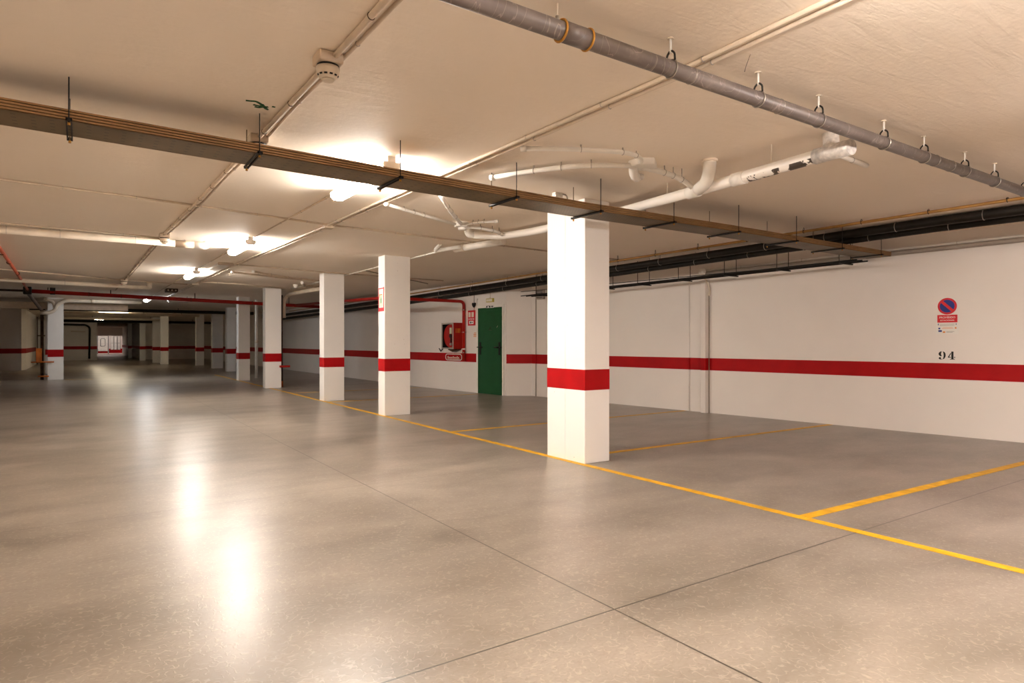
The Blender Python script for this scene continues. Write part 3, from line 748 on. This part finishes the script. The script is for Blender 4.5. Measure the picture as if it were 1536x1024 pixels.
MB().tube(rounded([(xc - .03, yc - .09, 2.02), (xc - .03, yc - .09, 2.18), (xc - .08, yc - .02, 2.34), (xc - .08, yc, 2.40)], .05), .016, 10).build('side_tube', M['cream'], dp)
MB().tube([(xc - .03, yc - .085, 0), (xc - .03, yc - .085, 2.05)], .007, 8).build('cable_tube', M['rustline'], dp)
b = MB(); b.lathe((xc - .10, yc, 2.44), [(.02, .062), (.045, .055), (.06, .03), (.062, -.02), (.05, -.05), (.02, -.058)], 22)
b.build('vent_head', M['white'], dp)
for yy, hh in ((7.62, 2.3),):
    cv = thing('conduit', 'thin painted conduit standing just beside the downpipe', 'conduit', (0, 0, 0))
    MB().tube([(wx(yy) - .012, yy, 0), (wx(yy) - .012, yy, hh)], .010, 8).build('tube', M['wall'], cv)
    MB().tube([(wx(yy) - .012, yy, Z0), (wx(yy) - .012, yy, Z1)], .0115, 8).build('painted_band', M['red'], cv)
    MB().ring((wx(yy) - .012, yy, 1.6), (0, 0, 1), .011, .002, 12, 6).build('strap', M['wall'], cv)

# ------------------------------------------------------------------ green door
door_mw = Matrix(((.0835, -.9965, 0), (-.9965, -.0835, 0), (0, 0, 1))).to_4x4()
def wall_frame(y, z, fx, slope, off=0.0):
    """Frame on a wall: local x runs along the wall toward smaller y, local y is up, local z points into the room."""
    n = math.hypot(1, slope)
    u = Vector((slope / n, -1 / n, 0)); v = Vector((0, 0, 1)); w = Vector((-1 / n, -slope / n, 0))
    o = Vector((fx(y), y, z)) + w * off
    return Matrix(((u.x, v.x, w.x, o.x), (u.y, v.y, w.y, o.y), (u.z, v.z, w.z, o.z), (0, 0, 0, 1)))
vg = thing('vent_grille', 'small grey vent box high in the corner next to the big pillar', 'vent', mw=wall_frame(11.45, 2.28, wx, .11))
MB().box(-.12, -.10, 0, .12, .10, .06).build('box', M['duct'], vg, .004)
b = MB()
for k in range(5): b.box(-.10, -.075 + k * .035, .0605, .10, -.060 + k * .035, .064)
b.build('grille', M['shade'], vg)
cn = thing('conduit', 'thin painted conduit in the corner between the door wall and the long wall', 'conduit', mw=wall_frame(11.62, 0, wx, .11))
MB().tube([(0, 0, .012), (0, 2.5, .012)], .010, 8).build('tube', M['duct'], cn)
MB().tube([(0, Z0, .012), (0, Z1, .012)], .0115, 8).build('painted_band', M['red'], cn)
fd = wall_frame(12.70, 0, dx, .0838)
dr = bpy.data.objects.new('door_1', None); COL.objects.link(dr); dr.matrix_world = fd
structure(dr, 'green metal door with two black handles in a white frame')
b = MB()
b.box(-.475, 0, 0, .475, 2.03, .012)
b.build('door_leaf', M['green'], dr)
b = MB(); b.box(-.53, 0, 0, -.475, 2.09, .028); b.box(.475, 0, 0, .53, 2.09, .028); b.box(-.475, 2.03, 0, .475, 2.09, .028)
b.build('door_frame', M['white'], dr)
b = MB(); b.box(-.475, 0, .0121, -.425, 2.03, .018); b.box(.425, 0, .0121, .475, 2.03, .018); b.box(-.425, 1.96, .0121, .425, 2.03, .018)
b.build('leaf_edge', M['green'], dr)
for x, s in ((-.385, 1), (.365, -1)):
    pl = MB().box(x - .030, .92, .012, x + .030, 1.22, .026).build('handle_plate', M['black'], dr, .003)
    MB().tube(rounded([(x, 1.10, .02), (x, 1.10, .065), (x + s * .14, 1.10, .065)], .012), .014, 10).build('handle', M['black'], pl)
    MB().tube([(x, 1.10, .03), (x - s * .10, 1.10, .04)], .012, 8).build('rose', M['black'], pl)
for z in (.30, 1.72): MB().box(.455, z, .012, .478, z + .10, .03).build('hinge', M['green'], dr)
dm = MB(); dm.tube([(-.05, 1.50, .0135), (.02, 1.58, .0135), (.09, 1.50, .0135), (-.05, 1.50, .0135)], .004, 6); dm.tube([(.02, 1.53, .0135), (.02, 1.555, .0135)], .004, 6)
dm.build('triangle_mark', M['rust'], dr)
MB().tube([(.26, 1.56, .0135), (.30, 1.60, .0135)], .004, 6).build('scratch', M['conduit'], dr)
# fittings above and beside the door
el = thing('emergency_light', 'small yellowish emergency light on the wall above the green door', 'light', mw=wall_frame(12.68, 2.20, dx, .0838))
MB().box(-.13, -.045, 0, .13, .045, .05).build('case', M['amber'], el, .008)
MB().box(-.11, -.03, .05, .11, .03, .056).build('lens', M['signcream'], el, .003)
MB().tube([(0, .045, .02), (0, .40, .02)], .005, 6).build('feed_cable', M['conduit'], el)
sg = thing('door_sign', 'tiny black marked plate right on top of the green door frame', 'sign', mw=wall_frame(12.68, 2.052, dx, .0838, .028))
b = MB(); b.box(-.15, -.03, 0, .15, .03, .004); b.build('plate', M['signwhite'], sg)
b = MB(); b.box(-.14, -.022, .0041, -.10, .022, .006); b.box(-.10, .012, .0041, .0, .022, .006); b.box(-.03, -.022, .0041, .02, .018, .006); b.box(.05, -.005, .0041, .14, .010, .006); b.box(.07, -.02, .0041, .10, .018, .006)
b.build('marking', M['ink'], sg)
cn = thing('conduit', 'thin painted conduit standing between the extinguisher board and the door', 'conduit', mw=wall_frame(13.17, 0, dx, .0838))
MB().tube([(-.05, .90, .012), (-.05, 2.25, .012)], .010, 8).build('tube', M['wall'], cn)
MB().box(-.075, 2.23, 0, -.025, 2.27, .03).build('cap', M['wall'], cn, .004)
bl = thing('alarm_sounder', 'small black heart shaped sounder hanging on a wire over the red board', 'alarm', mw=wall_frame(13.33, 2.13, dx, .0838))
b = MB(); b.prism([(0, -.075), (.05, -.02), (.062, .02), (.045, .045), (.0, .035), (-.045, .045), (-.062, .02), (-.05, -.02)], 0, .05); b.build('shell', M['black'], bl, .008)
MB().tube([(0, .03, .02), (0, .42, .02)], .005, 6).build('wire', M['rust'], bl)
MB().tube(rounded([(.0, -.07, .01), (-.01, -.11, .01), (-.03, -.16, .01)], .03), .004, 6).build('tail_wire', M['orange'], bl)
eb = thing('notice_board', 'red board with two white panels beside the green door', 'sign', mw=wall_frame(13.45, 1.81, dx, .0838))
MB().box(-.15, -.185, 0, .15, .185, .015).build('board', M['signred'], eb, .003)
for x in (-.075, .055): MB().box(x - .045, .02, .0151, x + .045, .14, .018).build('white_panel', M['signcream'], eb)
b = MB(); add_text(b, 'EXTINTOR', .055, (0, -.03, .017), .9); b.build('lettering', M['signwhite'], eb)
MB().box(-.09, -.15, .0151, .09, -.07, .018).build('symbol_plate', M['signwhite'], eb)
b = MB(); b.box(-.05, -.13, .0181, .0, -.09, .019); b.box(.02, -.12, .0181, .06, -.10, .019); b.build('symbol', M['shade'], eb)
ws = thing('wall_notice', 'tiny orange printed notice low beside the green door', 'sign', mw=wall_frame(13.30, 1.40, dx, .0838))
MB().box(-.085, -.06, 0, .085, .07, .004).build('sheet', M['signwhite'], ws)
b = MB()
for k, (w, yy) in enumerate(((.06, .045), (.075, .012), (.07, -.012), (.075, -.045))): b.box(-w, yy - .008, .0041, w, yy + .008, .006)
b.build('print', M['signorange'], ws)

# ------------------------------------------------------------------ hose cabinet
hc = thing('hose_cabinet', 'red fire hose cabinet on the wall with its reel showing', 'hose cabinet', mw=wall_frame(14.125, 1.05, dx, .0838))
Wc, Hc_, Dc = .53, .65, .26
b = MB(); t_ = .02
b.box(Wc / 2 - t_, 0, 0, Wc / 2, Hc_, Dc); b.box(-Wc / 2, 0, 0, -Wc / 2 + t_, Hc_, Dc)
b.box(-Wc / 2, 0, 0, Wc / 2, t_, Dc); b.box(-Wc / 2, Hc_ - t_, 0, Wc / 2, Hc_, Dc); b.box(-Wc / 2, 0, 0, Wc / 2, Hc_, .01)
b.build('casing', M['redpipe'], hc, .003)
b = MB(); f = .035
b.box(-Wc / 2, 0, Dc, -Wc / 2 + f, Hc_, Dc + .015); b.box(Wc / 2 - f, 0, Dc, Wc / 2, Hc_, Dc + .015)
b.box(-Wc / 2 + f, 0, Dc, Wc / 2 - f, f, Dc + .015); b.box(-Wc / 2 + f, Hc_ - f, Dc, Wc / 2 - f, Hc_, Dc + .015)
b.build('front_frame', M['duct'], hc)
b = MB(); b.box(-Wc / 2 + t_, t_, .0105, Wc / 2 - t_, Hc_ - t_, .02); b.box(-Wc / 2 + t_, t_, .02, -Wc / 2 + t_ + .006, Hc_ - t_, Dc - .01); b.box(Wc / 2 - t_ - .006, t_, .02, Wc / 2 - t_, Hc_ - t_, Dc - .01)
b.build('dark_lining', M['ink'], hc)
# reel: axis points into the room
def disc(mb, cx, cy, z0, z1, r, seg=40):
    p = [(cx + r * math.cos(2 * PI * k / seg), cy + r * math.sin(2 * PI * k / seg)) for k in range(seg)]
    return mb.prism(p, z0, z1)
cxr, rr_ = .055, .285
q = [(min(cxr + rr_ * math.cos(2 * PI * k / 48), .222), .325 + rr_ * math.sin(2 * PI * k / 48)) for k in range(48)]
rl = MB().prism(q, .17, .225).build('reel', M['redpipe'], hc)
MB().tube([(min(x, .219), y, .20) for x, y in q] + [(min(q[0][0], .219), q[0][1], .20)], .009, 8).build('rim', M['brown'], rl)
disc(MB(), .10, .325, .2255, .25, .05, 20).build('hub', M['black'], rl)
MB().box(.045, .38, .2252, .13, .53, .234).build('label_plate', M['glassy'], rl)
MB().tube([(.12, .30, .24), (.13, .16, .245)], .02, 10).build('nozzle', M['black'], rl)
MB().lathe((.12, .12, .235), [(.03, .03), (.03, -.03)], 12).build('valve_knob', M['zinc'], rl)
b = MB(); b.box(Wc / 2, .40, .06, Wc / 2 + .002, .51, .15); b.box(Wc / 2, .40, .17, Wc / 2 + .002, .51, .20)
b.build('side_sticker', M['orange'], hc)
b = MB(); b.prism([(-.20, -.02), (.0, -.075), (.22, -.02), (.22, 0), (-.20, 0)], .0, .12)
b.build('shadow_wedge', M['rust'], hc)  # dark solid wedge standing in for the shadow below the cabinet
# black hook and the white outlined label on the band
hk = MB(); hk.tube(rounded([(-.10, .06, .02), (-.02, -.02, .02), (.10, .06, .02)], .02), .011, 8)
tag(hk.build('wall_hook', M['black'], mw=wall_frame(14.80, 1.0, dx, .0838)), 'small black hook on the wall by the hose cabinet corner', 'hook')
pb = thing('wall_label', 'white outlined rounded label painted on the red band under the hose cabinet', 'label', mw=wall_frame(14.24, .842, dx, .0838, .006))
L_, H_ = .36, .075
q = [(-L_ + .05, -H_, 0), (-L_, -H_ + .03, 0), (-L_, H_ - .03, 0), (-L_ + .05, H_, 0), (L_ - .05, H_, 0), (L_, H_ - .03, 0), (L_, -H_ + .03, 0), (L_ - .05, -H_, 0), (-L_ + .05, -H_, 0)]
MB().tube(rounded(q, .03), .011, 8).build('outline', M['signwhite'], pb)
b = MB()
xx = -.27
for k in range(9):
    h_ = .05 if k in (0, 4, 7) else .03
    b.tube(rounded([(xx, -.03, 0), (xx + .005, -.03 + h_, 0), (xx + .03, -.03 + h_ * .9, 0), (xx + .035, -.03, 0)], .012), .006, 6); xx += .06
b.tube([(-.28, -.045, 0), (.28, -.045, 0)], .005, 6)
b.build('scribble', M['signcream'], pb)

# ------------------------------------------------------------------ signs on the long wall
SLW = .11
pk = thing('parking_sign', 'round blue and red no parking sign with its plates on the long wall', 'sign', mw=wall_frame(3.726, 1.69, wx, SLW))
b = disc(MB(), 0, 0, 0, .006, .122, 48).build('rim', M['signwhite'], pk)
disc(MB(), 0, 0, .0062, .008, .108, 48).build('red_disc', M['signred'], pk)
disc(MB(), 0, 0, .0082, .010, .083, 48).build('blue_disc', M['signblue'], pk)
b = MB(); a = .012
b.prism([(-.062 - a, .062 - a), (-.062 + a, .062 + a), (.062 + a, -.062 + a), (.062 - a, -.062 - a)], .0102, .012); b.build('slash', M['signred'], pk)
MB().box(-.112, -.213, 0, .112, -.113, .006).build('red_plate', M['signred'], pk)
b = MB(); add_text(b, 'PROHIBIDO', .036, (0, -.148, .0072), .95); add_text(b, 'ESTACIONAR', .024, (0, -.186, .0072), 1.1)
b.build('lettering', M['signwhite'], pk)
MB().box(-.124, -.362, 0, .124, -.214, .006).build('white_plate', M['signwhite'], pk)
b = MB()
for (x0, y0, x1, y1) in ((-.105, -.25, -.097, -.225), (.095, -.245, .103, -.228), (-.10, -.30, -.078, -.28), (-.10, -.335, -.06, -.312)): b.box(x0, y0, .0061, x1, y1, .0075)
b.build('dark_symbol', M['signblue'], pk)
b = MB()
for (x0, y0, x1, y1) in ((.085, -.295, .103, -.275), (-.05, -.348, -.022, -.328), (-.06, -.292, .07, -.288), (-.05, -.281, .06, -.277)): b.box(x0, y0, .0061, x1, y1, .0075)
b.build('orange_symbol', M['signorange'], pk)
b = MB()
for (x0, y0, x1, y1) in ((-.085, -.245, .08, -.243), (-.085, -.256, .08, -.254), (-.085, -.235, .08, -.233), (-.01, -.332, .08, -.329), (-.01, -.343, .06, -.340)): b.box(x0, y0, .0061, x1, y1, .0072)
b.build('fine_print', M['shade'], pk)
# stencilled 94
nm = thing('bay_number', 'black stencilled bay number 94 on the wall over the red band', 'number', mw=wall_frame(3.732, 1.046, wx, SLW))
def arcpoly(cx, cy, rx, ry, ix, iy, a0, a1, n=14):
    o = [(cx + rx * math.cos(a0 + (a1 - a0) * k / n), cy + ry * math.sin(a0 + (a1 - a0) * k / n)) for k in range(n + 1)]
    i = [(cx + ix * math.cos(a0 + (a1 - a0) * k / n), cy + iy * math.sin(a0 + (a1 - a0) * k / n)) for k in range(n, -1, -1)]
    return o + i
b = MB(); e0, e1 = 0, .0015
b.prism(arcpoly(-.055, .020, .038, .034, .010, .026, PI * .56, PI * 1.44), e0, e1)         # upper bowl, one half
b.prism([(-.047, .053), (-.028, .047), (-.016, .028), (-.013, .0), (-.017, -.022), (-.028, -.042), (-.047, -.052), (-.042, -.038), (-.037, -.018), (-.036, .0), (-.037, .022), (-.041, .042)], e0, e1)
disc(b, -.078, -.036, e0, e1, .0135, 16)
b.prism([(-.090, -.046), (-.074, -.054), (-.052, -.053), (-.052, -.048), (-.070, -.047)], e0, e1)
b.build('digit_nine', M['ink'], nm)
b = MB()
b.prism([(.050, .052), (.074, .052), (.074, -.052), (.050, -.052)], e0, e1)
b.prism([(.035, -.052), (.089, -.052), (.089, -.044), (.035, -.044)], e0, e1)
b.prism([(.012, -.018), (.046, -.018), (.046, -.028), (.012, -.028)], e0, e1)
b.prism([(.078, -.018), (.094, -.018), (.094, -.028), (.078, -.028)], e0, e1)
b.prism([(.012, -.018), (.046, .040), (.046, .022), (.026, -.018)], e0, e1)
b.build('digit_four', M['ink'], nm)
# extinguisher notice on the second pillar
ns = thing('extinguisher_notice', 'red framed extinguisher notice on the side of a pillar', 'sign', mw=wall_frame(10.062, 1.93, lambda y: 4.17, 0))
b = MB(); b.box(-.115, -.195, 0, -.095, .195, .006); b.box(.095, -.195, 0, .115, .205, .006); b.box(-.095, .178, 0, .095, .195, .006); b.box(-.095, -.195, 0, .095, -.135, .006)
b.build('frame', M['signred'], ns)
MB().box(-.095, -.135, 0, .095, .178, .003).build('sheet', M['signwhite'], ns)
MB().box(-.072, -.12, .0031, .066, .085, .005).build('picture_panel', M['signcream'], ns)
b = MB(); b.box(-.03, -.06, .0051, .03, .02, .007); b.prism([(-.012, .02), (.012, .02), (.008, .06), (-.008, .06)], .0051, .007); b.build('extinguisher_shape', M['signgreen'], ns)
b = MB(); b.box(-.066, .075, .0051, .05, .09, .007); b.box(-.066, .03, .0051, -.052, .09, .007); b.build('hose_shape', M['signorange'], ns)

# ------------------------------------------------------------------ fittings around the farther pillars
bk = thing('pipe_bracket', 'red bracket on a dark pipe at the side of a white pillar', 'bracket', (4.50, 17.95, 0))
MB().tube([(.05, 0, 0), (.05, 0, 2.5)], .035, 12).build('dark_pipe', M['rust'], bk)
MB().box(-.10, -.43, .545, .17, -.37, .60).build('red_arm', M['redpipe'], bk, .006)
MB().box(.02, -.38, .55, .08, .0, .59).build('arm_stem', M['redpipe'], bk)
MB().tube([(.05, 0, 0), (.05, 0, .16)], .045, 12).build('orange_foot', M['orange'], bk)
sp = thing('standpipe', 'white vertical standpipe between two pillars', 'pipe', (4.96, 22.8, 0))
MB().tube([(0, 0, 0), (0, 0, 2.5), (0, 0, HC)], .05, 14).build('pipe', M['white'], sp)
MB().tube([(0, 0, 1.2), (0, 0, 1.28)], .057, 14).build('coupling', M['cream'], sp)
# elbow drain around the pillar on the other side of the lane
ep = thing('drain_pipe', 'grey white drain with a double bend against the pillar across the lane', 'pipe', (0, 0, 0))
MB().tube(rounded([(1.75, 25.2, 2.575), (-.40, 25.2, 2.565), (-.62, 25.2, 2.42), (-.66, 25.2, 2.25), (-.80, 25.2, 2.16), (-1.05, 25.2, 2.15)], .18, 8), .058, 18).build('pipe', M['cream'], ep)
MB().tube(rounded([(-.95, 25.3, 2.6), (-.70, 25.25, 2.52), (-.66, 25.2, 2.3)], .2), .05, 14).build('side_branch', M['cream'], ep)
MB().tube([(.3, 25.2, 2.57), (.42, 25.2, 2.572)], .066, 18).build('coupling', M['cream'], ep)
of = thing('standpipe', 'dark standpipe with orange valve arms at the foot of a pillar', 'pipe', (-1.02, 25.7, 0))
MB().tube([(0, 0, 0), (0, 0, 2.15)], .045, 12).build('pipe', M['rust'], of)
MB().tube([(-.28, -.15, .58), (.32, -.25, .58)], .022, 10).build('valve_arm', M['orange'], of)
MB().tube([(-.10, -.15, .12), (.18, -.25, .12)], .026, 10).build('valve_arm', M['orange'], of)
MB().box(-.16, -.08, .55, .0, .02, 1.02).build('valve_body', M['orange'], of, .01)
# ventilation duct under the ceiling behind the elbow drain
vd = thing('air_duct', 'dark flat air duct under the ceiling behind the elbow drain', 'duct', (0, 0, 0))
MB().box(-3.0, 26.2, 2.33, 1.35, 26.7, 2.52).build('duct', M['dark'], vd, .02)
MB().box(-3.0, 26.15, 2.315, 1.40, 26.2, 2.535).build('flange', M['conduit'], vd, .005)
gl = thing('lamp_housing', 'unlit pale lamp housing hanging next to the glaring lamp', 'lamp', (2.55, 22.4, HC - .12))
MB().box(-.30, -.12, -.06, .30, .12, .0).build('housing', M['white'], gl, .01)
MB().box(-.27, -.10, -.075, .27, .10, -.06).build('louvre', M['zinc'], gl, .004)
for x in (-.25, .25): MB().tube([(x, 0, 0), (x, 0, .12)], .008, 6).build('rod', M['rust'], gl)
def farpipe(label, y, x0, x1, z, r, mat):
    t = thing('drain_pipe', label, 'pipe', (0, 0, 0), 'far crosswise pipes')
    MB().tube([(x0, y, z), (x1, y, z)], r, 14).build('pipe', M[mat], t)
    for k in range(4):
        x = x0 + (x1 - x0) * (k + .5) / 4
        MB().tube([(x, y, z), (x, y, HC)], .012, 6).build('hanger_rod', M['rust'], t)
farpipe('cream crosswise pipe just before the crosswise lamp', 35.6, -1.5, 5.0, 2.55, .06, 'cream')
farpipe('cream crosswise pipe just past the crosswise lamp', 41.5, -1.5, 4.0, 2.50, .06, 'cream')
farpipe('dark crosswise pipe between the duct and the crosswise lamp', 30.5, -1.6, 6.5, 2.52, .07, 'dark')
farpipe('dark crosswise pipe before the end wall', 45.0, -1.6, 7.0, 2.46, .08, 'dark')
# end of the aisle: pipe on the end wall, hall door, windows, trolley
ew = thing('downpipe', 'dark bent pipe running down the dim end wall', 'pipe', (0, 0, 0))
MB().tube(rounded([(-.9, 51.85, 2.40), (.35, 51.85, 2.38), (.55, 51.85, 2.2), (.52, 51.85, .1)], .3), .06, 12).build('pipe', M['dark'], ew)
MB().tube([(-.5, 51.9, 1.95), (.3, 51.9, 1.93)], .02, 8).build('side_tube', M['conduit'], ew)
hd = bpy.data.objects.new('door_2', None); COL.objects.link(hd); hd.location = (1.95, 77.95, 0)
structure(hd, 'pale hall door with an oval window at the end of the passage')
MB().box(-.42, -.05, .3, .42, .03, 1.83).build('door_leaf', M['white'], hd, .01)
b = MB(); q = rounded([(-.2, -.06, .8), (-.2, -.06, 1.6), (.2, -.06, 1.6), (.2, -.06, .8), (-.2, -.06, .8)], .15); b.tube(q, .03, 8); b.build('window_rim', M['grey'], hd)
b = MB()
for x in (-.48, .48): b.box(x - .05, -.06, 0, x + .05, .03, 1.9)
b.build('door_frame', M['grey'], hd)
for k, x in enumerate((2.75, 3.05, 3.35)):
    w = bpy.data.objects.new('window_%d' % (k + 1), None); COL.objects.link(w); w.location = (x, 77.95, 1.15)
    structure(w, 'tall narrow hall window')
    MB().box(-.10, -.03, -.7, .10, .03, .65).build('pane', M['signwhite'], w)
    b = MB(); b.box(-.13, -.05, -.73, -.10, .04, .68); b.box(.10, -.05, -.73, .13, .04, .68); b.box(-.10, -.05, -.03, .10, .04, .0); b.build('window_frame', M['grey'], w)
# light panel by the left wall block
lpnl = bpy.data.objects.new('window_4', None); COL.objects.link(lpnl); lpnl.location = (-1.75, 43.45, 1.6)
structure(lpnl, 'narrow pale window strip behind the wall block')
MB().box(-.16, -.02, -.6, .2, .06, .85).build('pane', M['signwhite'], lpnl)
b = MB(); b.box(-.2, -.05, -1.6, -.16, .08, 1.0); b.box(.2, -.05, -1.6, .24, .08, 1.0); b.box(-.16, -.05, -.05, .2, .08, .0); b.build('window_frame', M['rust'], lpnl)

# ------------------------------------------------------------------ camera and render look
cd = bpy.data.cameras.new('camera'); cam = bpy.data.objects.new('camera', cd); COL.objects.link(cam)
yaw = math.atan2(648, 958)
cam.location = (0, 0, EYE); cam.rotation_euler = (PI / 2, 0, -yaw)
cd.sensor_width = 36; cd.lens = 36 * 958 / 1536; cd.shift_y = 1 / 1536 * 1.0
cd.clip_start = .05; cd.clip_end = 200
scene.camera = cam
w = bpy.data.worlds.new('world'); scene.world = w; w.use_nodes = True
w.node_tree.nodes['Background'].inputs[0].default_value = (0, 0, 0, 1)
vs = scene.view_settings
vs.view_transform = 'Standard'; vs.look = 'None'; vs.gamma = 1.0; vs.use_curve_mapping = False
vs.exposure = 1.5
scene.cycles.max_bounces = 12; scene.cycles.diffuse_bounces = 8; scene.cycles.glossy_bounces = 5
scene.cycles.use_denoising = True
